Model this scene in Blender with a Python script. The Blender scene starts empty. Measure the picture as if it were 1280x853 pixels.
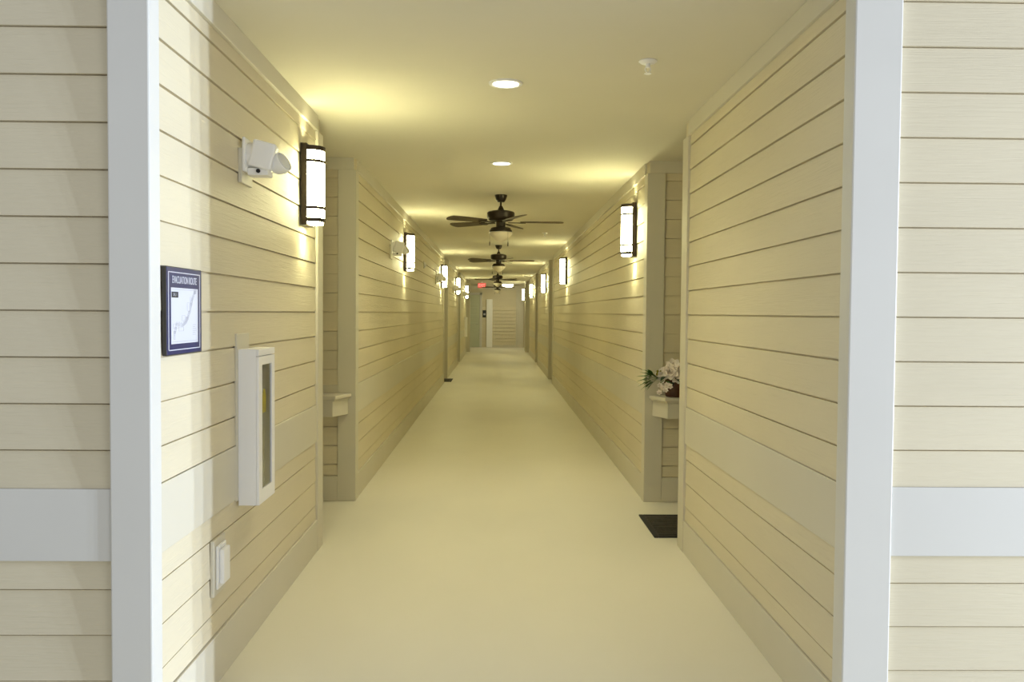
import bpy, bmesh, math, random
from mathutils import Vector, Matrix
random.seed(7)
PI = math.pi
scene = bpy.context.scene
COL = scene.collection

# ------------------------------------------------------------------ materials
def srgb(r, g, b):
    def f(c):
        c /= 255.0
        return c / 12.92 if c <= 0.04045 else ((c + 0.055) / 1.055) ** 2.4
    return (f(r), f(g), f(b), 1.0)

def material(name, col, rough=0.5, metal=0.0, noise=None, amount=0.06, bump=0.0, bump_scale=None, spec=0.5,
             emit=None, strength=0.0, trans=0.0, alpha=1.0, ior=1.45):
    m = bpy.data.materials.new(name)
    m.use_nodes = True
    nt = m.node_tree
    b = nt.nodes['Principled BSDF']
    b.inputs['Base Color'].default_value = col
    b.inputs['Roughness'].default_value = rough
    b.inputs['Metallic'].default_value = metal
    b.inputs['Specular IOR Level'].default_value = spec
    b.inputs['IOR'].default_value = ior
    if trans: b.inputs['Transmission Weight'].default_value = trans
    if emit:
        b.inputs['Emission Color'].default_value = emit
        b.inputs['Emission Strength'].default_value = strength
    if noise:
        tc = nt.nodes.new('ShaderNodeTexCoord')
        mp = nt.nodes.new('ShaderNodeMapping')
        mp.inputs['Scale'].default_value = noise
        nz = nt.nodes.new('ShaderNodeTexNoise')
        nz.inputs['Scale'].default_value = 1.0
        nz.inputs['Detail'].default_value = 4.0
        nt.links.new(tc.outputs['Object'], mp.inputs['Vector'])
        nt.links.new(mp.outputs['Vector'], nz.inputs['Vector'])
        rp = nt.nodes.new('ShaderNodeMapRange')
        rp.inputs['From Min'].default_value = 0.3
        rp.inputs['From Max'].default_value = 0.7
        rp.inputs['To Min'].default_value = 1.0 - amount
        rp.inputs['To Max'].default_value = 1.0 + amount
        nt.links.new(nz.outputs['Fac'], rp.inputs['Value'])
        mx = nt.nodes.new('ShaderNodeMix')
        mx.data_type = 'RGBA'; mx.blend_type = 'MULTIPLY'
        mx.inputs['Factor'].default_value = 1.0
        mx.inputs['A'].default_value = col
        nt.links.new(rp.outputs['Result'], mx.inputs['B'])
        nt.links.new(mx.outputs['Result'], b.inputs['Base Color'])
        if bump:
            src = nz
            if bump_scale:
                mp2 = nt.nodes.new('ShaderNodeMapping')
                mp2.inputs['Scale'].default_value = bump_scale
                nz2 = nt.nodes.new('ShaderNodeTexNoise')
                nz2.inputs['Scale'].default_value = 1.0
                nz2.inputs['Detail'].default_value = 5.0
                nz2.inputs['Distortion'].default_value = 0.6
                nt.links.new(tc.outputs['Object'], mp2.inputs['Vector'])
                nt.links.new(mp2.outputs['Vector'], nz2.inputs['Vector'])
                src = nz2
            bp = nt.nodes.new('ShaderNodeBump')
            bp.inputs['Strength'].default_value = bump
            bp.inputs['Distance'].default_value = 0.004
            nt.links.new(src.outputs['Fac'], bp.inputs['Height'])
            nt.links.new(bp.outputs['Normal'], b.inputs['Normal'])
    return m

SIDE_COL = srgb(213, 204, 179)
M = {}
M['siding'] = material('lap_siding', SIDE_COL, 0.55, noise=(0.9, 0.9, 3.0), amount=0.035, bump=0.5, bump_scale=(5, 5, 130), spec=0.3)
M['trim'] = material('trim_paint', srgb(208, 203, 187), 0.5, noise=(2, 2, 2), amount=0.02, spec=0.3)
M['trim_cool'] = material('corner_post_paint', srgb(212, 211, 206), 0.45, noise=(2, 2, 2), amount=0.02, spec=0.35)
M['ceiling'] = material('ceiling_paint', srgb(222, 217, 200), 0.8, noise=(1.2, 1.2, 1.2), amount=0.02, bump=0.05, bump_scale=(90, 90, 90), spec=0.15)
M['floor'] = material('floor_coating', srgb(222, 218, 203), 0.5, noise=(1.1, 0.7, 1), amount=0.03, bump=0.08, bump_scale=(60, 60, 60), spec=0.3)
M['bronze'] = material('oil_rubbed_bronze', srgb(58, 47, 38), 0.42, 0.35, noise=(30, 30, 30), amount=0.15)
M['fan_bronze'] = material('fan_bronze', srgb(50, 41, 32), 0.4, 0.4, noise=(30, 30, 30), amount=0.15)
M['blade'] = material('fan_blade_wood', srgb(88, 76, 56), 0.5, noise=(6, 60, 6), amount=0.15)
M['bowl'] = material('frosted_bowl_glass', srgb(232, 224, 206), 0.3, noise=(15, 15, 15), amount=0.02)
M['white'] = material('white_enamel', srgb(244, 244, 245), 0.35, noise=(5, 5, 5), amount=0.01)
M['white_plastic'] = material('white_plastic', srgb(242, 242, 242), 0.4, noise=(8, 8, 8), amount=0.015)
M['lens'] = material('clear_lens', srgb(220, 222, 222), 0.15, noise=(8, 8, 8), amount=0.02)
M['black'] = material('black_plastic', srgb(22, 22, 24), 0.5, noise=(20, 20, 20), amount=0.1)
M['rubber'] = material('mat_rubber', srgb(50, 44, 38), 0.7, noise=(40, 12, 12), amount=0.3, bump=0.5, bump_scale=(60, 60, 60))
M['rubber_edge'] = material('mat_rubber_edge', srgb(24, 20, 16), 0.65, noise=(40, 12, 12), amount=0.2)
M['navy'] = material('navy_sign_board', srgb(42, 46, 92), 0.4, noise=(6, 6, 6), amount=0.05)
M['paper'] = material('sign_white', srgb(206, 209, 220), 0.5, noise=(6, 6, 6), amount=0.01)
M['ink'] = material('plan_grey_ink', srgb(172, 172, 182), 0.6, noise=(6, 6, 6), amount=0.02)
M['dark_ink'] = material('dark_ink', srgb(42, 44, 52), 0.5, noise=(6, 6, 6), amount=0.02)
M['sign_edge'] = material('sign_edge_dark', srgb(60, 58, 56), 0.5, noise=(6, 6, 6), amount=0.03)
M['glass'] = material('cabinet_glass', (0.9, 0.93, 0.9, 1), 0.03, trans=1.0, ior=1.3, spec=0.4)
M['grey_in'] = material('cabinet_interior', srgb(168, 164, 152), 0.6, noise=(6, 6, 6), amount=0.03)
M['red'] = material('extinguisher_red', srgb(170, 40, 34), 0.3, noise=(9, 9, 9), amount=0.05)
M['silver'] = material('extinguisher_steel', srgb(186, 184, 176), 0.35, 0.6, noise=(9, 9, 9), amount=0.05)
M['yellow'] = material('inspection_tag_yellow', srgb(226, 206, 60), 0.5, noise=(9, 9, 9), amount=0.03)
M['diffuser'] = material('lit_acrylic', (0.9, 0.9, 0.85, 1), 0.4, emit=(1.0, 0.95, 0.50, 1), strength=54.0)
M['led'] = material('led_lens', (0.9, 0.9, 0.85, 1), 0.4, emit=(1.0, 0.94, 0.76, 1), strength=14.0)
M['dome'] = material('lit_dome', (0.9, 0.9, 0.85, 1), 0.4, emit=(1.0, 0.95, 0.66, 1), strength=32.0)
M['exit'] = material('exit_red_lens', srgb(220, 90, 80), 0.4, emit=srgb(232, 96, 84), strength=0.7)
M['exit_letter'] = material('exit_letter_lens', srgb(245, 190, 180), 0.4, emit=srgb(250, 180, 170), strength=0.9)
M['pot'] = material('pot_brown', srgb(84, 48, 30), 0.4, noise=(14, 14, 40), amount=0.2, bump=0.3, bump_scale=(30, 30, 120))
M['petal'] = material('petal_white', srgb(250, 244, 238), 0.6, noise=(30, 30, 30), amount=0.05)
M['petal_pink'] = material('petal_blush', srgb(214, 178, 164), 0.6, noise=(30, 30, 30), amount=0.08)
M['leaf'] = material('leaf_green', srgb(86, 132, 58), 0.5, noise=(40, 40, 40), amount=0.25)
M['leaf_dark'] = material('leaf_dark_green', srgb(44, 66, 36), 0.5, noise=(40, 40, 40), amount=0.25)
M['leaf_yellow'] = material('bud_yellow_green', srgb(160, 150, 50), 0.5, noise=(40, 40, 40), amount=0.2)
M['door'] = material('door_paint', srgb(192, 198, 176), 0.5, noise=(3, 3, 3), amount=0.02)
M['metal'] = material('satin_nickel', srgb(170, 168, 160), 0.3, 0.9, noise=(20, 20, 20), amount=0.05)

# ------------------------------------------------------------------ mesh helpers
def link(name, bm, m, parent=None, smooth=None):
    bm.normal_update()
    me = bpy.data.meshes.new(name)
    bm.to_mesh(me); bm.free()
    me.materials.append(m)
    o = bpy.data.objects.new(name, me)
    COL.objects.link(o)
    if parent is not None: o.parent = parent
    if smooth is not None:
        for p in me.polygons: p.use_smooth = True
        me.set_sharp_from_angle(angle=math.radians(smooth))
    return o

def tag(o, label, cat, group=None):
    o['label'] = label; o['category'] = cat
    if group: o['group'] = group
    return o

def structure(o):
    o['kind'] = 'structure'
    return o

def thing(name, label, cat, loc=(0, 0, 0), rotz=0.0, group=None):
    o = bpy.data.objects.new(name, None)
    o.empty_display_size = 0.05
    COL.objects.link(o)
    o.location = loc; o.rotation_euler = (0, 0, rotz)
    return tag(o, label, cat, group)

def copy_thing(o, loc, rotz, label):
    r = o.copy(); COL.objects.link(r)
    r.location = loc; r.rotation_euler = (0, 0, rotz); r['label'] = label
    for ch in [c for c in bpy.data.objects if c.parent == o]:
        d = ch.copy(); COL.objects.link(d); d.parent = r
        for g in [c for c in bpy.data.objects if c.parent == ch]:
            e = g.copy(); COL.objects.link(e); e.parent = d
    return r

def box(bm, x0, x1, y0, y1, z0, z1, bevel=0.0, mat=None):
    t = bmesh.new()
    vs = [t.verts.new((x, y, z)) for x in (x0, x1) for y in (y0, y1) for z in (z0, z1)]
    for f in [(0, 1, 3, 2), (4, 6, 7, 5), (0, 4, 5, 1), (2, 3, 7, 6), (0, 2, 6, 4), (1, 5, 7, 3)]:
        t.faces.new([vs[i] for i in f])
    bmesh.ops.recalc_face_normals(t, faces=t.faces)
    if bevel:
        bmesh.ops.bevel(t, geom=list(t.edges), offset=bevel, segments=2, profile=0.5, affect='EDGES')
    join(bm, t, mat)

def join(bm, t, mat=None):
    if mat is not None: bmesh.ops.transform(t, matrix=mat, verts=t.verts)
    me = bpy.data.meshes.new('tmp'); t.to_mesh(me); t.free()
    bm.from_mesh(me); bpy.data.meshes.remove(me)

def lathe(bm, prof, seg=32, center=(0, 0, 0), mat=None, a0=0.0, a1=2 * PI):
    """prof: list of (radius, z), swept about z."""
    t = bmesh.new()
    full = abs(a1 - a0 - 2 * PI) < 1e-6
    n = seg if full else seg + 1
    rings = []
    for r, z in prof:
        if r < 1e-6:
            rings.append([t.verts.new((0, 0, z))])
        else:
            rings.append([t.verts.new((r * math.cos(a0 + (a1 - a0) * i / seg), r * math.sin(a0 + (a1 - a0) * i / seg), z)) for i in range(n)])
    for a, b in zip(rings, rings[1:]):
        for i in range(seg):
            j = (i + 1) % n
            if len(a) == 1 and len(b) == 1: continue
            if len(a) == 1: t.faces.new([a[0], b[j], b[i]])
            elif len(b) == 1: t.faces.new([a[i], a[j], b[0]])
            else: t.faces.new([a[i], a[j], b[j], b[i]])
    bmesh.ops.recalc_face_normals(t, faces=t.faces)
    bmesh.ops.translate(t, verts=t.verts, vec=center)
    join(bm, t, mat)

def prism(bm, pts, z0, z1, bevel=0.0, mat=None):
    """polygon pts (x, y) extruded in z."""
    t = bmesh.new()
    lo = [t.verts.new((x, y, z0)) for x, y in pts]
    hi = [t.verts.new((x, y, z1)) for x, y in pts]
    t.faces.new(lo[::-1]); t.faces.new(hi)
    n = len(pts)
    for i in range(n):
        t.faces.new([lo[i], lo[(i + 1) % n], hi[(i + 1) % n], hi[i]])
    bmesh.ops.recalc_face_normals(t, faces=t.faces)
    if bevel: bmesh.ops.bevel(t, geom=list(t.edges), offset=bevel, segments=2, profile=0.5, affect='EDGES')
    join(bm, t, mat)

def tube(bm, pts, r, seg=8):
    t = bmesh.new()
    pts = [Vector(p) for p in pts]
    rings = []
    for i, p in enumerate(pts):
        d = (pts[min(i + 1, len(pts) - 1)] - pts[max(i - 1, 0)]).normalized()
        a = d.orthogonal().normalized(); b = d.cross(a)
        if rings:
            pa = ref - d * ref.dot(d)
            a = pa.normalized(); b = d.cross(a)
        ref = a
        rr = r[i] if isinstance(r, (list, tuple)) else r
        rings.append([t.verts.new(p + (a * math.cos(2 * PI * k / seg) + b * math.sin(2 * PI * k / seg)) * rr) for k in range(seg)])
    for A, B in zip(rings, rings[1:]):
        for k in range(seg):
            t.faces.new([A[k], A[(k + 1) % seg], B[(k + 1) % seg], B[k]])
    t.faces.new(rings[0][::-1]); t.faces.new(rings[-1])
    bmesh.ops.recalc_face_normals(t, faces=t.faces)
    join(bm, t)

def new(): return bmesh.new()

def text_mesh(name, body, size, m, parent, loc, rot, sx=1.0, depth=0.0004):
    cu = bpy.data.curves.new(name, 'FONT')
    cu.body = body; cu.size = size; cu.align_x = 'CENTER'; cu.align_y = 'CENTER'; cu.extrude = depth
    o = bpy.data.objects.new(name, cu)
    COL.objects.link(o)
    dg = bpy.context.evaluated_depsgraph_get()
    me = bpy.data.meshes.new_from_object(o.evaluated_get(dg))
    bpy.data.objects.remove(o)
    me.name = name
    me.materials.clear(); me.materials.append(m)
    t = bpy.data.objects.new(name, me)
    COL.objects.link(t)
    t.parent = parent; t.location = loc; t.rotation_euler = rot; t.scale = (sx, 1, 1)
    return t

# ------------------------------------------------------------------ setting: dimensions measured from the photograph
WL, WR = -1.125, 1.198        # corridor wall planes
HC = 2.705                    # ceiling
YL, YR = 2.75, 2.835          # facade planes left / right
YEND = 36.7
LAP = 0.1503
BELT0, BELT1 = 0.686, 0.921
COURSES = [(0.202, 0.291), (0.291, 0.442), (0.442, 0.592), (0.592, BELT0)]
z = BELT1
zz = [BELT1, 1.047]
while zz[-1] + LAP < 2.60: zz.append(zz[-1] + LAP)
zz.append(2.61)
COURSES += list(zip(zz, zz[1:]))

def siding(name, A, B, n, courses=COURSES, thick=0.11, parent=None, lip=0.005, gap=0.0072, zlo=0.0, zhi=HC):
    """lap siding wall: sawtooth profile extruded from A to B (x, y), facing n."""
    A = Vector((A[0], A[1], 0)); B = Vector((B[0], B[1], 0)); n = Vector((n[0], n[1], 0))
    prof = [(-thick, zlo), (0.0, zlo)]
    for a, b in courses:
        if prof[-1][1] < a - gap - 0.001: prof.append((0.0, a - gap))
        prof += [(-0.010, a - gap + 0.0005), (-0.010, a), (lip, a + 0.0006), (0.001, b - gap)]
    prof += [(0.0, zhi), (-thick, zhi)]
    clean = [prof[0]]
    for p in prof[1:]:
        if abs(p[0] - clean[-1][0]) + abs(p[1] - clean[-1][1]) > 1e-5: clean.append(p)
    bm = new()
    va = [bm.verts.new(A + n * o + Vector((0, 0, h))) for o, h in clean]
    vb = [bm.verts.new(B + n * o + Vector((0, 0, h))) for o, h in clean]
    k = len(clean)
    for i in range(k):
        bm.faces.new([va[i], va[(i + 1) % k], vb[(i + 1) % k], vb[i]])
    fa = bm.faces.new(va[::-1]); fb = bm.faces.new(vb)
    bmesh.ops.triangulate(bm, faces=[fa, fb])
    bmesh.ops.recalc_face_normals(bm, faces=bm.faces)
    return structure(link(name, bm, M['siding'], parent)) if parent is None else link(name, bm, M['siding'], parent)

def board(name, x0, x1, y0, y1, z0, z1, m=None, parent=None, bevel=0.003):
    bm = new()
    box(bm, min(x0, x1), max(x0, x1), min(y0, y1), max(y0, y1), z0, z1, bevel)
    return link(name, bm, m or M['trim'], parent)

# floor and ceiling
bm = new(); box(bm, -4.6, 4.6, -2.2, 40.2, -0.15, 0.0)
structure(link('floor', bm, M['floor']))
bm = new(); box(bm, -3.4, 3.4, 2.80, 40.2, HC, HC + 0.15)
structure(link('ceiling', bm, M['ceiling']))

T = 0.015    # how far trim boards stand proud of the wall plane
def corridor_section(side, y0, y1, near_post, far_post=0.12):
    W = WL if side < 0 else WR
    nx = -side
    nm = 'wall_left' if side < 0 else 'wall_right'
    w = siding(nm, (W, y0), (W, y1), (nx, 0))
    f = W + nx * T
    a, b = y0 + near_post, y1 - far_post
    board('baseboard', W, f, a, b, 0.0, 0.199, parent=w)
    board('belt_board', W, f - nx * 0.004, a, b, BELT0, BELT1 - 0.002, parent=w)
    board('frieze_board', W, f + nx * 0.004, a, b, 2.61, HC, parent=w)
    return w

ALC = [(5.40, 6.70), (17.95, 19.22), (24.5, 25.7), (30.8, 32.3)]
XB = 2.30
for side in (-1, 1):
    W = WL if side < 0 else WR
    nx = -side
    xb = XB * side
    yf = YL if side < 0 else YR
    lab = 'left' if side < 0 else 'right'
    starts = [yf] + [b for a, b in ALC[:-1]]
    ends = [a for a, b in ALC]
    for i, (y0, y1) in enumerate(zip(starts, ends)):
        w = corridor_section(side, y0, y1, 0.058 if i == 0 else 0.11, 0.13)
        p = W + nx * 0.018
        # corner boards wrap the two ends of the section
        if i > 0:
            board('corner_board', W - nx * 0.125, p, y0 - 0.018, y0 + 0.11, 0.0, 2.61, parent=w)
        board('corner_board', W - nx * 0.11, p, y1 - 0.13, y1 + 0.018, 0.0, 2.61, parent=w)
    # alcoves: end wall facing the camera, back wall, near return
    for i, (y0, y1) in enumerate(ALC):
        if i < 3:
            w = siding('wall_alcove', (W - nx * 0.0, y1), (xb, y1), (0, -1))
            board('header_board', W - nx * 0.0, xb, y1 - 0.018, y1, 2.61, HC, parent=w)
            board('belt_board', W - nx * 0.125, xb, y1 - T, y1, BELT0, BELT1, parent=w)
            board('baseboard', W - nx * 0.125, xb, y1 - 0.016, y1, 0.0, 0.197, parent=w)
        else:
            w = structure(board('wall_alcove', W + nx * 0.09, 3.3 * side, y1, y1 + (0.12 if side < 0 else 1.5), 0.0, HC, M['trim'], bevel=0.002))
            board('corner_board', W + nx * 0.11, W - nx * 0.04, y1 - 0.02, y1 + 0.13, 0.0, 2.61, parent=w)
        structure(board('wall_return', W - nx * 0.11, xb, y0 - 0.11, y0, 0.0, HC, M['siding'], bevel=0.002))
        bk = siding('wall_alcove_back', (xb, y0 - 0.11), (xb, y1 + 0.11), (nx, 0), thick=0.1)

# entry door slab in the side of the first alcoves (seen only from a step aside)
def alcove_door(side, n):
    xb = XB * side; nx = -side
    d = board('door_%d' % n, xb + nx * 0.012, xb + nx * 0.05, 5.58, 6.48, 0.004, 2.05, M['door'])
    structure(d)
    fr = new()
    box(fr, min(xb + nx * .012, xb + nx * .07), max(xb + nx * .012, xb + nx * .07), 5.48, 5.575, 0, 2.15, 0.003)
    box(fr, min(xb + nx * .012, xb + nx * .07), max(xb + nx * .012, xb + nx * .07), 6.485, 6.58, 0, 2.15, 0.003)
    box(fr, min(xb + nx * .012, xb + nx * .07), max(xb + nx * .012, xb + nx * .07), 5.575, 6.485, 2.055, 2.15, 0.003)
    link('door_frame', fr, M['trim'], d)
    h = new()
    xk = xb + nx * 0.05
    tube(h, [(xk, 5.66, 1.0), (xk + nx * 0.05, 5.66, 1.0), (xk + nx * 0.055, 5.68, 1.0), (xk + nx * 0.055, 5.78, 1.0)], 0.009)
    link('door_handle', h, M['metal'], d, 40)
alcove_door(-1, 1); alcove_door(1, 2)

# facades either side of the corridor mouth (seen face on), with belt and corner posts
def facade(side):
    W = WL if side < 0 else WR
    yf = YL if side < 0 else YR
    nx = -side
    xo = 4.4 * side
    crs = [c for c in COURSES if c[1] < 2.6]
    q = crs[-1][1]
    while q < 3.3: crs = crs + [(q, q + LAP)]; q += LAP
    w = siding('wall_front_left' if side < 0 else 'wall_front_right', (W - nx * 0.0, yf), (xo, yf), (0, -1), crs, thick=0.055, lip=0.009, gap=0.0045, zhi=3.5)
    o0 = -1.238 if side < 0 else 1.338
    board('belt_board', o0, xo, yf - 0.018, yf, BELT0, BELT1, M['trim_cool'], parent=w)
    board('baseboard', o0, xo, yf - 0.016, yf, 0.0, 0.199, M['trim_cool'], parent=w)
    # corner post
    bm = new()
    x_in = W + nx * 0.020
    box(bm, min(o0, x_in), max(o0, x_in), yf - 0.026, yf + 0.06, 0.0, HC, 0.005)
    structure(link('trim_1' if side < 0 else 'trim_2', bm, M['trim_cool']))
facade(-1); facade(1)
structure(board('wall_front_header', WL - 0.05, WR + 0.05, 2.80, 2.90, HC, 3.5, M['siding']))

# far end wall beyond the last posts
ecs = [(0.10, 0.25)]
while ecs[-1][1] < 1.7: ecs.append((ecs[-1][1], ecs[-1][1] + LAP))
ew = siding('wall_end', (-3.3, YEND), (3.3, YEND), (0, -1), ecs, lip=0.022, gap=0.02)
board('corner_board', 0.90, 1.16, YEND - 0.09, YEND - 0.012, 0.0, 2.56, parent=ew)
board('edge_strip', 0.835, 0.895, YEND - 0.05, YEND - 0.012, 0.0, 2.56, parent=ew)
board('frieze_board', -3.3, 3.3, YEND - 0.02, YEND, 2.5, HC, parent=ew)
board('baseboard', -0.18, 0.83, YEND - 0.015, YEND, 0.0, 0.1, parent=ew)
structure(board('wall_lobby_left', -3.4, -3.3, 32.3, 36.8, 0, HC, M['siding']))
structure(board('wall_lobby_right', 3.3, 3.4, 32.3, 36.8, 0, HC, M['siding']))
# narrow bright white upright at the end wall
structure(board('trim_3', -0.445, -0.185, YEND - 0.10, YEND - 0.015, 0.0, 2.08, M['white'], bevel=0.02))

# far door
bm = new()
box(bm, -1.62, -0.74, YEND - 0.05, YEND - 0.012, 0.005, 2.26, 0.003)
d3 = structure(link('door_3', bm, M['door']))
bm = new()
for k in range(9):
    zc = 0.32 + k * 0.152 + (0.2 if k > 4 else 0)
    box(bm, -1.56, -0.80, YEND - 0.066, YEND - 0.05, zc, zc + 0.14, 0.004)
link('door_panel', bm, M['door'], d3)
bm = new()
box(bm, -0.735, -0.64, YEND - 0.08, YEND - 0.012, 0, 2.36, 0.004)
box(bm, -1.72, -1.625, YEND - 0.08, YEND - 0.012, 0, 2.36, 0.004)
box(bm, -1.72, -0.64, YEND - 0.08, YEND - 0.012, 2.265, 2.36, 0.004)
link('door_frame', bm, M['trim_cool'], d3)
bm = new()
tube(bm, [(-0.80, YEND - 0.05, 1.0), (-0.80, YEND - 0.11, 1.0), (-0.82, YEND - 0.115, 1.0), (-0.90, YEND - 0.115, 1.0)], 0.01)
link('door_handle', bm, M['metal'], d3, 40)

# ------------------------------------------------------------------ wall sconces (built facing +x at the origin)
SG = 'corridor wall sconces'
SH = 0.447
def sconce(label):
    t = thing('wall_sconce', label, 'wall lamp', group=SG)
    bm = new(); box(bm, 0.0, 0.034, -0.085, 0.085, -0.008, SH + 0.008, 0.003)
    link('back_plate', bm, M['bronze'], t)
    R0, dep = 0.078, 0.085
    def half(k=1.0, n=20):
        return [(0.034 + dep * k * math.sin(PI * i / n) ** 0.8, -R0 * k * math.cos(PI * i / n)) for i in range(n + 1)]
    bm = new(); prism(bm, half(0.97), 0.034, SH - 0.03)
    link('diffuser', bm, M['diffuser'], t, 50)
    for nm, a, b in (('top_cap', SH - 0.03, SH - 0.004), ('bottom_cap', 0.012, 0.034)):
        bm = new(); prism(bm, half(1.03), a, b)
        link(nm, bm, M['bronze'], t, 50)
    bm = new(); prism(bm, half(0.9), 0.0, 0.012)
    link('bottom_lens', bm, M['diffuser'], t, 50)
    for h in (0.084, SH - 0.098):
        bm = new(); prism(bm, half(1.03), h, h + 0.016)
        link('band', bm, M['bronze'], t, 50)
    return t

def sconce_lamps(x, y, zb, side):
    """the real light of one lamp: beams leaving the open top and bottom along the wall."""
    nx = -side
    for up in (1, -1):
        l = bpy.data.lights.new('sconce_beam', 'SPOT')
        l.energy = 3.6 if up > 0 else 6.5; l.color = (1.0, 0.95, 0.55)
        l.spot_size = math.radians(140); l.spot_blend = 1.0; l.shadow_soft_size = 0.03
        o = bpy.data.objects.new('sconce_beam', l); COL.objects.link(o)
        o.location = (x + nx * 0.062, y, zb + (SH + 0.034 if up > 0 else -0.034))
        d = Vector((nx * 0.10, 0, up))
        o.rotation_euler = d.to_track_quat('-Z', 'Y').to_euler()

LS = [4.93, 10.27, 16.98, 23.0, 29.5]
RS = [7.34, 14.46, 20.45, 27.55, 31.9 - 1.5]
RS[4] = 33.0
ordl = ['first bronze sconce on the left wall, nearest the camera, beside the twin-head emergency light',
        'second bronze sconce along the left wall, past the white shelf alcove',
        'third bronze sconce along the left wall, just before the far door mat',
        'fourth bronze sconce along the left wall, small and distant',
        'fifth and farthest bronze sconce on the left wall, near the red exit sign']
ordr = ['first bronze sconce on the right wall, above and beyond the flower arrangement',
        'second bronze sconce along the right wall, level with the second ceiling fan',
        'third bronze sconce along the right wall, between two dark corner boards',
        'fourth bronze sconce along the right wall, small and distant',
        'fifth and farthest bronze sconce on the right wall, by the end lobby']
s0 = None
for ys, W, side, labs in ((LS, WL, -1, ordl), (RS, WR, 1, ordr)):
    for y, lb in zip(ys, labs):
        nx = -side
        if y > 32.3: W = W + nx * 0.085
        loc = (W + nx * 0.009, y, 2.0)
        if s0 is None:
            s0 = sconce(lb); s0.location = loc; s0.rotation_euler = (0, 0, 0)
        else:
            copy_thing(s0, loc, 0 if side < 0 else PI, lb)
        sconce_lamps(W, y, 2.0, side)

# ------------------------------------------------------------------ emergency lights on the left wall (face +x)
def emergency(label):
    t = thing('emergency_light', label, 'emergency light', group='white emergency lights on the left wall')
    bm = new(); box(bm, 0.0, 0.016, -0.065, 0.10, -0.135, 0.015, 0.003)
    link('mounting_block', bm, M['trim'], t)
    bm = new(); box(bm, 0.016, 0.028, -0.062, 0.07, -0.085, 0.062, 0.004)
    link('back_plate', bm, M['white_plastic'], t)
    bm = new(); lathe(bm, [(0.0, 0), (0.05, 0), (0.055, 0.012), (0.045, 0.05), (0.0, 0.05)], 24, mat=Matrix.Translation((0.028, 0.0, -0.008)) @ Matrix.Rotation(PI / 2, 4, 'Y'))
    link('collar', bm, M['white_plastic'], t, 40)
    tilt = Matrix.Translation((0.085, 0.005, -0.012)) @ Matrix.Rotation(math.radians(14), 4, 'Y') @ Matrix.Rotation(math.radians(8), 4, 'Z')
    bm = new(); box(bm, -0.045, 0.055, -0.055, 0.055, -0.055, 0.062, 0.009, tilt)
    link('housing', bm, M['white_plastic'], t)
    bm = new(); box(bm, 0.03, 0.12, -0.03, 0.05, -0.098, -0.066, 0.004)
    link('bracket', bm, M['white_plastic'], t)
    bm = new(); lathe(bm, [(0, 0), (0.009, 0), (0.009, 0.006), (0, 0.006)], 16, mat=Matrix.Translation((0.078, -0.030, -0.08)) @ Matrix.Rotation(PI / 2, 4, 'X'))
    link('sensor', bm, M['black'], t, 40)
    hm = Matrix.Translation((0.135, 0.035, -0.052)) @ Matrix.Rotation(math.radians(62), 4, 'Y') @ Matrix.Rotation(math.radians(18), 4, 'X')
    bm = new(); lathe(bm, [(0, -0.02), (0.018, -0.018), (0.036, -0.002), (0.045, 0.022), (0.046, 0.05), (0.043, 0.052), (0.043, 0.046), (0, 0.046)], 28, mat=hm)
    hd = link('lamp_head', bm, M['white_plastic'], t, 40)
    bm = new(); lathe(bm, [(0, 0.0465), (0.042, 0.0465), (0.036, 0.053), (0, 0.056)], 28, mat=hm)
    link('lens', bm, M['lens'], hd, 40)
    return t
e0 = emergency('white emergency light on the left wall, nearest the camera, beside the first sconce')
e0.location = (WL + 0.003, 3.765, 2.19)
for y, zc, lb in ((8.93, 2.19, 'second white emergency light, beside the second left sconce'),
                  (15.5, 2.15, 'third white emergency light, small, beside the third left sconce'),
                  (21.6, 2.14, 'fourth white emergency light, tiny, beside the fourth left sconce'),
                  (28.2, 2.14, 'farthest white emergency light, tiny, beside the last left sconce')):
    copy_thing(e0, (WL + 0.003, y, zc), 0, lb)

# small round detector on the left wall
t = thing('wall_sensor', 'tiny white round sensor on the left wall beyond the second sconce', 'sensor', (WL + 0.006, 13.0, 2.224))
bm = new(); lathe(bm, [(0, 0), (0.045, 0), (0.045, 0.012), (0.03, 0.03), (0, 0.036)], 20, mat=Matrix.Rotation(PI / 2, 4, 'Y'))
link('cover', bm, M['white_plastic'], t, 40)
bm = new(); box(bm, -0.006, 0.006, -0.055, 0.055, -0.055, 0.055, 0.002)
link('base_plate', bm, M['trim'], t)

# ------------------------------------------------------------------ evacuation route sign (faces +x; local y runs away from the camera)
t = thing('evacuation_sign', 'navy framed evacuation route sign with white floor plan on left wall', 'sign', (WL + 0.011, 3.015, 1.497))
SW, SHH = 0.330, 0.297
bm = new(); box(bm, 0.0, 0.012, -SW / 2, SW / 2, -SHH / 2, SHH / 2, 0.001)
link('board', bm, M['navy'], t)
bm = new(); box(bm, -0.002, 0.0118, -SW / 2 - 0.004, -SW / 2, -SHH / 2 - .002, SHH / 2 + .002, 0.001); box(bm, -0.002, 0.0118, SW / 2, SW / 2 + 0.004, -SHH / 2 - .002, SHH / 2 + .002, 0.001)
box(bm, -0.002, 0.0118, -SW / 2, SW / 2, SHH / 2, SHH / 2 + 0.003, 0.001); box(bm, -0.002, 0.0118, -SW / 2, SW / 2, -SHH / 2 - 0.003, -SHH / 2, 0.001)
link('edge_band', bm, M['sign_edge'], t)
def frame_lines(bm, y0, y1, z0, z1, w, x0=0.012, x1=0.0128):
    box(bm, x0, x1, y0, y1, z1 - w, z1); box(bm, x0, x1, y0, y1, z0, z0 + w)
    box(bm, x0, x1, y0, y0 + w * 1.6, z0, z1); box(bm, x0, x1, y1 - w * 1.6, y1, z0, z1)
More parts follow.
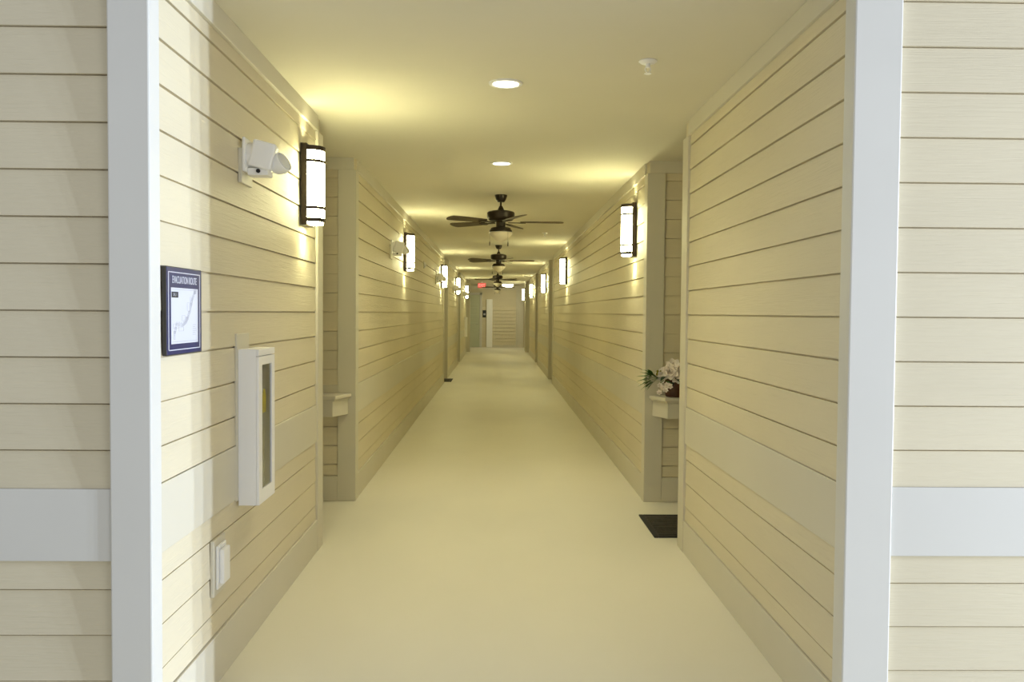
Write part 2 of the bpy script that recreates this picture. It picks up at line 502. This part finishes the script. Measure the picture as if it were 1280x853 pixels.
bm = new(); frame_lines(bm, -0.152, 0.150, -0.135, 0.134, 0.0030)
link('border_line', bm, M['paper'], t)
bm = new(); box(bm, 0.012, 0.0128, -0.128, 0.128, -0.113, 0.080)
pan = link('plan_panel', bm, M['paper'], t)
RX = (PI / 2, 0, PI / 2)
text_mesh('title', 'EVACUATION ROUTE', 0.036, M['paper'], t, (0.0124, 0.0, 0.1065), RX, sx=0.66)
bm = new()
box(bm, 0.0128, 0.0131, -0.122, 0.122, 0.0735, 0.0748); box(bm, 0.0128, 0.0131, -0.122, 0.122, -0.1065, -0.1053)
# building outline: wings stepping up to the right, as on the printed plan
pts = [(-0.105, -0.085), (-0.085, -0.05), (-0.03, -0.055), (0.0, -0.045), (0.02, -0.03), (0.045, 0.0), (0.06, 0.03), (0.085, 0.06), (0.1, 0.065)]
for (a, b), (c, d) in zip(pts, pts[1:]):
    for k in range(5):
        f = k / 5.0
        y, zc = a + (c - a) * f, b + (d - b) * f
        h = random.uniform(0.008, 0.02)
        frame_lines(bm, y, y + 0.012, zc, zc + h, 0.0008, 0.0128, 0.0131)
for a, b, w, h in ((-0.11, -0.06, 0.05, 0.016), (-0.06, -0.07, 0.045, 0.014), (-0.03, -0.035, 0.03, 0.02), (0.02, 0.0, 0.025, 0.03), (0.05, 0.02, 0.02, 0.03), (-0.105, -0.098, 0.012, 0.03)):
    frame_lines(bm, a, a + w, b, b + h, 0.0008, 0.0128, 0.0131)
for k in range(6):
    box(bm, 0.0128, 0.0131, 0.075, 0.075 + random.uniform(.02, .04), -0.085 + k * 0.007, -0.0835 + k * 0.007)
link('plan_lines', bm, M['ink'], pan)
bm = new(); box(bm, 0.0128, 0.0133, -0.124, -0.064, 0.046, 0.066)
lv = link('level_tag', bm, M['dark_ink'], pan)
text_mesh('level_text', 'LVL 1', 0.015, M['paper'], lv, (0.0134, -0.094, 0.056), RX, sx=1.0, depth=0.0002)

# ------------------------------------------------------------------ fire extinguisher cabinet (faces +x, near end at local y = 0)
CG = 'white fire extinguisher cabinets on the left wall'
CW, CH, CD = 0.262, 0.678, 0.088
def cabinet(label):
    t = thing('extinguisher_cabinet', label, 'fire cabinet', group=CG)
    bm = new()
    box(bm, 0.0, 0.004, 0, CW, 0, CH)                         # back
    box(bm, 0.004, CD - 0.012, 0.0, 0.006, 0, CH); box(bm, 0.004, CD - 0.012, CW - 0.006, CW, 0, CH)
    box(bm, 0.004, CD - 0.012, 0.006, CW - 0.006, 0, 0.006); box(bm, 0.004, CD - 0.012, 0.006, CW - 0.006, CH - 0.006, CH)
    link('shell', bm, M['white'], t)
    bm = new(); box(bm, 0.0045, 0.006, 0.007, CW - 0.007, 0.007, CH - 0.007)
    link('interior_back', bm, M['grey_in'], t)
    bm = new()
    x0, x1 = CD - 0.0115, CD
    gy0, gy1, gz0, gz1 = 0.055, CW - 0.050, 0.062, CH - 0.07
    box(bm, x0, x1, 0.0, gy0, 0, CH - 0.032, 0.002); box(bm, x0, x1, gy1, CW, 0, CH - 0.032, 0.002)
    box(bm, x0, x1, gy0 - 0.002, gy1 + 0.002, 0, gz0, 0.002); box(bm, x0, x1, gy0 - 0.002, gy1 + 0.002, gz1, CH - 0.032, 0.002)
    d = link('door', bm, M['white'], t)
    bm = new(); box(bm, x0 + 0.003, x0 + 0.006, gy0 - 0.003, gy1 + 0.003, gz0 - 0.003, gz1 + 0.003)
    link('glass_pane', bm, M['glass'], d)
    bm = new(); box(bm, x0, x1, 0.0, CW, CH - 0.029, CH, 0.002)
    link('top_rail', bm, M['white'], t)
    bm = new(); box(bm, -0.012, -0.0005, -0.018, 0.165, 0.02, CH + 0.068, 0.003)
    link('mounting_block', bm, M['trim'], t)
    return t
c0 = cabinet('white fire extinguisher cabinet with glazed door on the left wall, below the evacuation sign')
c0.location = (WL + 0.013, 3.665, 0.655)
copy_thing(c0, (WL + 0.013, 29.4, 0.655), 0, 'tiny far white fire extinguisher cabinet, deep down the left wall')

# extinguisher standing inside the near cabinet
t = thing('fire_extinguisher', 'slim pale fire extinguisher with yellow tag standing inside the near white cabinet', 'extinguisher', (WL + 0.013 + 0.041, 3.665 + 0.135, 0.662))
bm = new(); lathe(bm, [(0, 0), (0.028, 0), (0.031, 0.006), (0.031, 0.30), (0.026, 0.33), (0.013, 0.345), (0.013, 0.36), (0, 0.36)], 28)
link('cylinder', bm, M['silver'], t, 40)
bm = new(); lathe(bm, [(0.0314, 0.09), (0.0318, 0.09), (0.0318, 0.22), (0.0314, 0.22)], 28)
link('label_band', bm, M['grey_in'], t, 40)
bm = new(); box(bm, -0.012, 0.012, -0.02, 0.02, 0.36, 0.385, 0.003)
link('valve', bm, M['silver'], t)
bm = new(); tube(bm, [(0, -0.015, 0.39), (0, 0.02, 0.40), (0, 0.06, 0.405)], 0.006); tube(bm, [(0, 0.01, 0.425), (0, 0.035, 0.43), (0, 0.065, 0.44)], 0.006)
link('lever', bm, M['black'], t, 40)
bm = new(); tube(bm, [(0, -0.02, 0.372), (0.005, -0.045, 0.36), (0.012, -0.05, 0.32), (0.012, -0.047, 0.2), (0.012, -0.045, 0.12)], [0.006, 0.006, 0.006, 0.006, 0.009])
link('hose', bm, M['black'], t, 40)
bm = new(); prism(bm, [(-0.028, 0), (0.028, 0), (0.03, 0.07), (0.012, 0.105), (-0.012, 0.105), (-0.03, 0.07)], 0, 0.001, mat=Matrix.Translation((0.0335, -0.012, 0.385)) @ Matrix.Rotation(PI / 2, 4, 'Z') @ Matrix.Rotation(PI / 2, 4, 'X'))
link('inspection_tag', bm, M['yellow'], t)

# ------------------------------------------------------------------ covered outlet low on the left wall
t = thing('outlet_cover', 'white weatherproof outlet box low on the left wall below the cabinet', 'outlet', (WL + 0.004, 3.395, 0.475))
bm = new(); box(bm, 0.0, 0.014, -0.072, 0.072, -0.11, 0.115, 0.003)
link('mounting_block', bm, M['trim'], t)
bm = new(); box(bm, 0.014, 0.024, -0.05, 0.055, -0.085, 0.09, 0.004)
link('cover_plate', bm, M['white_plastic'], t)
bm = new(); box(bm, 0.024, 0.044, -0.038, 0.043, -0.066, 0.074, 0.006)
link('flip_lid', bm, M['white_plastic'], t)
bm = new(); tube(bm, [(0.026, -0.03, 0.079), (0.026, 0.035, 0.079)], 0.004)
link('hinge', bm, M['white_plastic'], t, 40)

# ------------------------------------------------------------------ alcove shelves
def alcove_shelf(side, label):
    W = WL if side < 0 else WR
    nx = -side
    y1 = 6.70 - 0.018
    t = thing('alcove_shelf', label, 'shelf', (W, y1, 0.69), group='white shelves in the door alcoves')
    def out(e, dep):  # half octagon in local x (away from corridor positive), y toward camera
        x0, x1 = 0.042 - e, 1.02 + e
        return [(-nx * x0, 0), (-nx * (x0 + 0.085), -dep - e), (-nx * (x1 - 0.085), -dep - e), (-nx * x1, 0)]
    pts = out(0, 0.19); pts2 = out(0.028, 0.19); pts3 = out(0.014, 0.19)
    bm = new(); prism(bm, pts, 0.0, 0.122, 0.002); link('apron', bm, M['trim'], t)
    bm = new(); prism(bm, pts3, 0.1225, 0.136, 0.003); link('moulding', bm, M['trim'], t)
    bm = new(); prism(bm, pts2, 0.1365, 0.165, 0.006); link('shelf_top', bm, M['trim'], t)
alcove_shelf(-1, 'empty painted shelf with angled ends in the left alcove')
alcove_shelf(1, 'painted shelf with angled ends in the right alcove, holding the flowers')

# ------------------------------------------------------------------ flower arrangement on the right shelf
fx, fy, fz = 1.395, 6.575, 0.856
t = thing('flower_arrangement', 'brown pot of white roses and green fern leaves on the right alcove shelf', 'flowers', (fx, fy, fz))
bm = new(); lathe(bm, [(0, 0), (0.068, 0), (0.078, 0.03), (0.085, 0.10), (0.088, 0.135), (0.082, 0.135), (0.078, 0.115), (0, 0.115)], 32)
link('pot', bm, M['pot'], t, 40)
def petal(bm, L, Wd, cup, mat):
    t_ = bmesh.new(); n, m_ = 6, 5
    g = []
    for i in range(n + 1):
        u = i / n; row = []
        for j in range(m_ + 1):
            v = j / m_ * 2 - 1
            w = Wd * math.sin(PI * (0.12 + 0.80 * u)) ** 0.7
            x = L * u
            zz_ = cup * (u ** 2) * L + 0.25 * w * v * v - 0.18 * L * max(0, u - 0.75) * 4 * abs(0.6)
            row.append(t_.verts.new((x * (1 - 0.08 * v * v), v * w, zz_)))
        g.append(row)
    for i in range(n):
        for j in range(m_): t_.faces.new([g[i][j], g[i + 1][j], g[i + 1][j + 1], g[i][j + 1]])
    join(bm, t_, mat)
def rose(loc, direction, size, m=None, name='rose'):
    bm = new()
    q = Vector(direction).to_track_quat('Z', 'Y').to_matrix().to_4x4()
    base = Matrix.Translation(loc) @ q
    for ring, (cnt, tilt, L) in enumerate(((3, 78, 0.55), (4, 62, 0.75), (5, 42, 0.95), (6, 22, 1.08))):
        for k in range(cnt):
            a = 2 * PI * k / cnt + ring * 0.6 + random.uniform(-.15, .15)
            mt = base @ Matrix.Rotation(a, 4, 'Z') @ Matrix.Translation((0.05 * size * ring, 0, 0)) @ Matrix.Rotation(-math.radians(tilt + random.uniform(-6, 6)), 4, 'Y')
            petal(bm, size * L, size * 0.42, 0.25, mt)
    return link(name, bm, m or M['petal'], t, 60)
for loc, d, s in (((-0.058, -0.075, 0.195), (-.25, -1, .35), 0.056), ((-0.028, -0.06, 0.232), (0.05, -.8, .8), 0.050), ((-0.105, -0.06, 0.168), (-.6, -1, .1), 0.044),
                  ((0.045, -0.07, 0.195), (.4, -1, .4), 0.044), ((0.085, -0.03, 0.175), (.8, -.7, .4), 0.045), ((-0.005, -0.09, 0.16), (0.1, -1, 0.0), 0.040), ((0.03, 0.05, 0.20), (.3, .8, .6), 0.045)):
    rose(loc, d, s * 1.22)
def leaf(bm, p0, d, L, Wd, droop=0.3):
    d = Vector(d).normalized(); up = Vector((0, 0, 1)); s = d.cross(up).normalized()
    n = 6; A = []; B = []; C = []
    for i in range(n + 1):
        u = i / n
        p = Vector(p0) + d * L * u - up * droop * L * u * u
        w = Wd * math.sin(PI * min(1, 0.08 + 0.92 * u)) ** 0.8
        A.append(bm.verts.new(p + s * w + up * 0.25 * w)); C.append(bm.verts.new(p)); B.append(bm.verts.new(p - s * w + up * 0.25 * w))
    for i in range(n):
        bm.faces.new([A[i], A[i + 1], C[i + 1], C[i]]); bm.faces.new([C[i], C[i + 1], B[i + 1], B[i]])
# fern spray reaching left over the shelf end
for k in range(7):
    bm = new()
    a = math.radians(150 + k * 13)
    dx, dz = math.cos(a), math.sin(a) * 0.0
    st = Vector((-0.15, -0.04 - 0.012 * k, 0.15))
    dd = Vector((-1.0, -0.5 + 0.13 * k, 0.75 - 0.26 * k))
    leaf(bm, st, dd, 0.18 - 0.008 * abs(k - 2), 0.019, 0.15)
    leaf(bm, st + dd.normalized() * 0.05, dd + Vector((0, -0.5, 0.3)), 0.08, 0.016, 0.1)
    leaf(bm, st + dd.normalized() * 0.05, dd + Vector((0, 0.2, -0.5)), 0.08, 0.016, 0.1)
    link('fern_leaf', bm, M['leaf'], t, 60)
for k in range(16):
    bm = new(); a = random.uniform(-PI, PI)
    r = random.uniform(0.02, 0.09)
    leaf(bm, (r * math.cos(a) - 0.03, r * math.sin(a) - 0.02, 0.115 + random.uniform(0, .05)), (math.cos(a) - 0.2, math.sin(a) - 0.3, random.uniform(-0.1, 0.8)), random.uniform(0.07, 0.11), 0.018, 0.4)
    link('leaf', bm, M['leaf_dark'] if k % 3 else M['leaf'], t, 60)
bm = new()
tube(bm, [(-0.06, -0.03, 0.11), (-0.11, -0.05, 0.15), (-0.155, -0.06, 0.16)], 0.004)
for k in range(9):
    leaf(bm, (-0.105 - 0.006 * k, -0.06, 0.165 + 0.006 * (k % 4)), (random.uniform(-1, 1), -0.6, 1), 0.045, 0.009, 0.2)
link('yellow_bud_sprig', bm, M['leaf_yellow'], t, 60)
bm = new(); tube(bm, [(-0.05, -0.06, 0.12), (-0.11, -0.09, 0.13), (-0.15, -0.10, 0.10)], 0.003)
link('trailing_stem', bm, M['leaf'], t, 60)
for p in ((-0.085, -0.115, 0.10), (-0.115, -0.11, 0.078), (-0.095, -0.12, 0.062), (-0.135, -0.10, 0.095), (-0.06, -0.12, 0.09), (-0.14, -0.10, 0.04)):
    rose(p, (-.3, -1, .2), 0.021, name='filler_blossom')
bm = new()
for k in range(3): leaf(bm, (0.03 + 0.01 * k, -0.08, 0.135), (0.45 + 0.12 * k, -0.6, -0.5), 0.11, 0.016, 0.5)
link('blush_petal', bm, M['petal_pink'], t, 60)

# ------------------------------------------------------------------ door mats
def mat_obj(label, x0, x1, y0, y1):
    t = thing('door_mat', label, 'mat', ((x0 + x1) / 2, (y0 + y1) / 2, 0), group='black rubber door mats')
    hx, hy = (x1 - x0) / 2, (y1 - y0) / 2
    bm = new(); box(bm, -hx + 0.02, hx - 0.02, -hy + 0.02, hy - 0.02, 0.0, 0.008, 0.002)
    for k in range(9):
        y = -hy + 0.055 + k * (2 * hy - 0.11) / 9
        for j in range(3):
            xa = -hx + 0.04 + j * (2 * hx - 0.08) / 3
            box(bm, xa, xa + (2 * hx - 0.08) / 3 - 0.014, y, y + 0.04, 0.008, 0.0125, 0.0015)
    link('pile_panel', bm, M['rubber'], t)
    bm = new()
    box(bm, -hx, -hx + 0.03, -hy, hy, 0.0, 0.011, 0.003); box(bm, hx - 0.03, hx, -hy, hy, 0.0, 0.011, 0.003)
    box(bm, -hx + 0.03, hx - 0.03, -hy, -hy + 0.03, 0.0, 0.011, 0.003); box(bm, -hx + 0.03, hx - 0.03, hy - 0.03, hy, 0.0, 0.011, 0.003)
    link('border', bm, M['rubber_edge'], t)
mat_obj('dark rubber door mat in the right alcove below the flowers', 1.066, 1.98, 5.605, 6.225)
mat_obj('distant dark door mat in the far left alcove', -1.75, -0.972, 18.25, 19.03)

# ------------------------------------------------------------------ ceiling fans (origin at ceiling)
FG = 'bronze ceiling fans down the corridor'
def fan(label):
    t = thing('ceiling_fan', label, 'ceiling fan', group=FG)
    mk = M['fan_bronze']
    def part(nm, prof, m=mk, seg=40, parent=t):
        bm = new(); lathe(bm, prof, seg); return link(nm, bm, m, parent, 35)
    part('canopy', [(0, 0), (0.063, 0), (0.063, -0.012), (0.052, -0.045), (0.036, -0.07), (0, -0.073)])
    part('downrod', [(0, -0.07), (0.0095, -0.07), (0.0095, -0.125), (0, -0.125)], seg=16)
    part('coupling_cover', [(0, -0.110), (0.016, -0.112), (0.022, -0.125), (0.038, -0.162), (0, -0.163)])
    part('motor_housing', [(0, -0.160), (0.09, -0.161), (0.130, -0.170), (0.142, -0.182), (0.142, -0.225), (0.136, -0.242), (0.118, -0.258), (0.085, -0.266), (0, -0.266)])
    part('switch_housing', [(0, -0.26), (0.062, -0.262), (0.048, -0.275), (0.048, -0.322), (0.056, -0.332), (0, -0.334)])
    lk = part('light_fitter', [(0, -0.330), (0.085, -0.331), (0.102, -0.338), (0.104, -0.352), (0.115, -0.358), (0.116, -0.378), (0, -0.379)])
    part('glass_bowl', [(0, -0.378), (0.113, -0.378), (0.121, -0.384), (0.118, -0.398), (0.095, -0.425), (0.06, -0.455), (0.03, -0.475), (0.012, -0.484), (0, -0.486)], M['bowl'])
    for sx, sy, zz_ in ((-0.112, -0.04, -0.52), (0.073, -0.10, -0.53)):
        bm = new(); tube(bm, [(sx, sy, -0.375), (sx, sy, zz_ + 0.045)], 0.0012, 6); tube(bm, [(sx, sy, zz_ + 0.047), (sx, sy, zz_ + 0.03), (sx, sy, zz_)], [0.003, 0.006, 0.005], 10)
        link('pull_chain', bm, mk, t, 40)
    for k in range(5):
        a = 2 * PI * k / 5
        R_ = Matrix.Rotation(a, 4, 'Z') @ Matrix.Translation((0, 0, -0.275)) @ Matrix.Rotation(math.radians(11), 4, 'X')
        bm = new()
        ol = []
        n = 10
        for i in range(n + 1):
            u = i / n
            ol.append((0.20 + 0.40 * u, -(0.050 + 0.018 * math.sin(u * PI * 0.5))))
        tip = [(0.60 + 0.045 * math.sin(PI * i / 8), -0.068 * math.cos(PI * i / 8)) for i in range(1, 8)]
        up = [(x, -y) for x, y in ol[::-1]]
        prism(bm, ol + tip + up, -0.004, 0.004, 0.0015, R_)
        b = link('blade', bm, M['blade'], t)
        bm = new()
        prism(bm, [(0.075, -0.014), (0.16, -0.014), (0.21, -0.042), (0.255, -0.03), (0.255, 0.03), (0.21, 0.042), (0.16, 0.014), (0.075, 0.014)], -0.011, -0.0045, 0.0015, R_)
        link('blade_iron', bm, mk, b)
    return t
FANS = [(0.035, 8.72, 0, 'nearest bronze ceiling fan with white bowl light'),
        (0.027, 15.15, 0, 'second bronze ceiling fan from the camera'),
        (0.020, 23.7, 36, 'third bronze ceiling fan, small and distant'),
        (0.020, 31.0, 10, 'farthest bronze ceiling fan, next to the red exit sign')]
f0 = None
for x, y, a, lb in FANS:
    if f0 is None:
        f0 = fan(lb); f0.location = (x, y, HC); f0.rotation_euler = (0, 0, math.radians(a))
    else: copy_thing(f0, (x, y, HC), math.radians(a), lb)

# ------------------------------------------------------------------ recessed downlights, sprinklers, dome, exit sign, wall plaque
def downlight(label):
    t = thing('recessed_ceiling_light', label, 'ceiling light', group='round recessed ceiling lights')
    bm = new(); lathe(bm, [(0.068, 0.0), (0.090, 0.0), (0.088, -0.006), (0.072, -0.008), (0.066, -0.004), (0.068, 0.0)], 40)
    link('trim_ring', bm, M['white'], t, 40)
    bm = new(); lathe(bm, [(0, -0.002), (0.067, -0.002), (0.067, -0.0005), (0, -0.0005)], 40)
    link('lens', bm, M['led'], t, 40)
    return t
d0 = downlight('nearer round recessed ceiling light, largest in view')
d0.location = (0.038, 4.486, HC)
copy_thing(d0, (0.030, 6.863, HC), 0, 'farther round recessed ceiling light, between the nearer one and the first fan')
for y, e in ((4.486, 9.0), (6.863, 9.0)):
    l = bpy.data.lights.new('downlight', 'SPOT'); l.energy = e * 5.5; l.color = (1.0, 0.93, 0.70)
    l.spot_size = math.radians(130); l.spot_blend = 1.0; l.shadow_soft_size = 0.06
    o = bpy.data.objects.new('downlight', l); COL.objects.link(o); o.location = (0.035, y, HC - 0.02)

def sprinkler(label):
    t = thing('ceiling_sprinkler', label, 'sprinkler', group='white ceiling sprinklers')
    bm = new(); lathe(bm, [(0, 0), (0.042, 0), (0.044, -0.004), (0.034, -0.012), (0.014, -0.015), (0, -0.015)], 28)
    link('escutcheon', bm, M['white'], t, 40)
    bm = new(); lathe(bm, [(0, -0.014), (0.011, -0.015), (0.011, -0.030), (0.006, -0.034), (0, -0.034)], 16)
    tube(bm, [(0.009, 0, -0.028), (0.014, 0, -0.042), (0.004, 0, -0.056)], 0.0025); tube(bm, [(-0.009, 0, -0.028), (-0.014, 0, -0.042), (-0.004, 0, -0.056)], 0.0025)
    link('body', bm, M['white'], t, 40)
    bm = new(); lathe(bm, [(0, -0.055), (0.006, -0.056), (0.018, -0.060), (0.018, -0.062), (0, -0.062)], 20)
    link('deflector', bm, M['white'], t, 40)
    return t
p0 = sprinkler('nearest white ceiling sprinkler, upper right of the first recessed light')
p0.location = (0.711, 4.06, HC)
copy_thing(p0, (0.709, 12.72, HC), 0, 'second white ceiling sprinkler, faint, to the right of the first fan')
copy_thing(p0, (0.90, 27.4, HC), 0, 'farthest white ceiling sprinkler, above the distant right sconces')

t = thing('dome_ceiling_light', 'lit white round dome light on the ceiling before the end wall', 'ceiling light', (0.45, 35.0, HC))
bm = new(); lathe(bm, [(0, 0), (0.235, 0), (0.24, -0.02), (0.235, -0.05), (0, -0.05)], 40); link('base', bm, M['white'], t, 40)
bm = new(); lathe(bm, [(0, -0.05), (0.228, -0.05), (0.215, -0.09), (0.15, -0.135), (0, -0.155)], 40); link('shade', bm, M['dome'], t, 40)

t = thing('exit_sign', 'small red lit exit sign at the ceiling on the far left', 'sign', (-0.585, 32.9, HC))
bm = new(); box(bm, -0.05, 0.05, -0.02, 0.02, -0.06, 0.0, 0.003); link('canopy', bm, M['white'], t)
bm = new(); box(bm, -0.155, 0.155, -0.02, 0.02, -0.25, -0.06, 0.005); link('face', bm, M['exit'], t)
text_mesh('letters', 'EXIT', 0.15, M['exit_letter'], t, (0, -0.0215, -0.155), (PI / 2, 0, 0), sx=0.8, depth=0.001)

t = thing('wall_plaque', 'small dark plaque on the end wall beside the far door frame', 'sign', (-0.535, YEND - 0.03, 1.45))
bm = new(); box(bm, -0.075, 0.075, -0.006, 0.018, -0.155, 0.155, 0.003); link('plate', bm, M['dark_ink'], t)
bm = new(); box(bm, -0.035, 0.05, -0.008, -0.006, -0.06, 0.02, 0.0005); link('panel', bm, M['ink'], t)

# ------------------------------------------------------------------ light
world = bpy.data.worlds.new('World'); scene.world = world; world.use_nodes = True
bg = world.node_tree.nodes['Background']
bg.inputs['Color'].default_value = (0.95, 0.975, 1.0, 1); bg.inputs['Strength'].default_value = 0.52
# daylight entering through the tall gaps in the open side of the breezeway, off to the right of the camera
def day_gap(y, w, energy, zc=1.45, h=2.9):
    l = bpy.data.lights.new('daylight_gap', 'AREA'); l.shape = 'RECTANGLE'; l.size = w; l.size_y = h
    l.energy = energy; l.color = (0.72, 0.83, 1.0)
    o = bpy.data.objects.new('daylight_gap', l); COL.objects.link(o)
    o.location = (9.0, y, zc)
    d = Vector((-1, 0.22, 0)); o.rotation_euler = d.to_track_quat('-Z', 'Y').to_euler()
    return o
day_gap(1.03, 0.12, 560)
day_gap(1.38, 0.06, 330)
day_gap(1.72, 0.06, 330)

# broad soft daylight from the open side of the breezeway, behind and to the right
l = bpy.data.lights.new('open_side_daylight', 'AREA'); l.shape = 'RECTANGLE'; l.size = 2.6; l.size_y = 2.4
l.energy = 75; l.color = (0.95, 0.97, 1.0)
o = bpy.data.objects.new('open_side_daylight', l); COL.objects.link(o)
o.location = (5.2, -1.4, 1.7); o.rotation_euler = Vector((-1, 0.95, -0.05)).to_track_quat('-Z', 'Y').to_euler()

# ------------------------------------------------------------------ camera
cam = bpy.data.cameras.new('camera')
co = bpy.data.objects.new('camera', cam); COL.objects.link(co)
X = Vector((0.999805, -0.018040, 0.008017)); Yd = Vector((0.007411, -0.033413, -0.999414)); F = Vector((0.018297, 0.999279, -0.033272))
m = Matrix((( X.x, -Yd.x, -F.x, 0), (X.y, -Yd.y, -F.y, 0), (X.z, -Yd.z, -F.z, 0), (0, 0, 0, 1)))
co.matrix_world = Matrix.Translation((0, 0, 1.5)) @ m
cam.sensor_width = 36.0; cam.lens = 1058.34 / 1280 * 36.0
cam.clip_start = 0.05; cam.clip_end = 200
scene.camera = co
scene.view_settings.view_transform = 'Standard'
scene.view_settings.look = 'None'
scene.view_settings.exposure = 0.0
scene.cycles.use_denoising = True
scene.cycles.max_bounces = 16
scene.cycles.diffuse_bounces = 10
scene.cycles.sample_clamp_indirect = 6.0
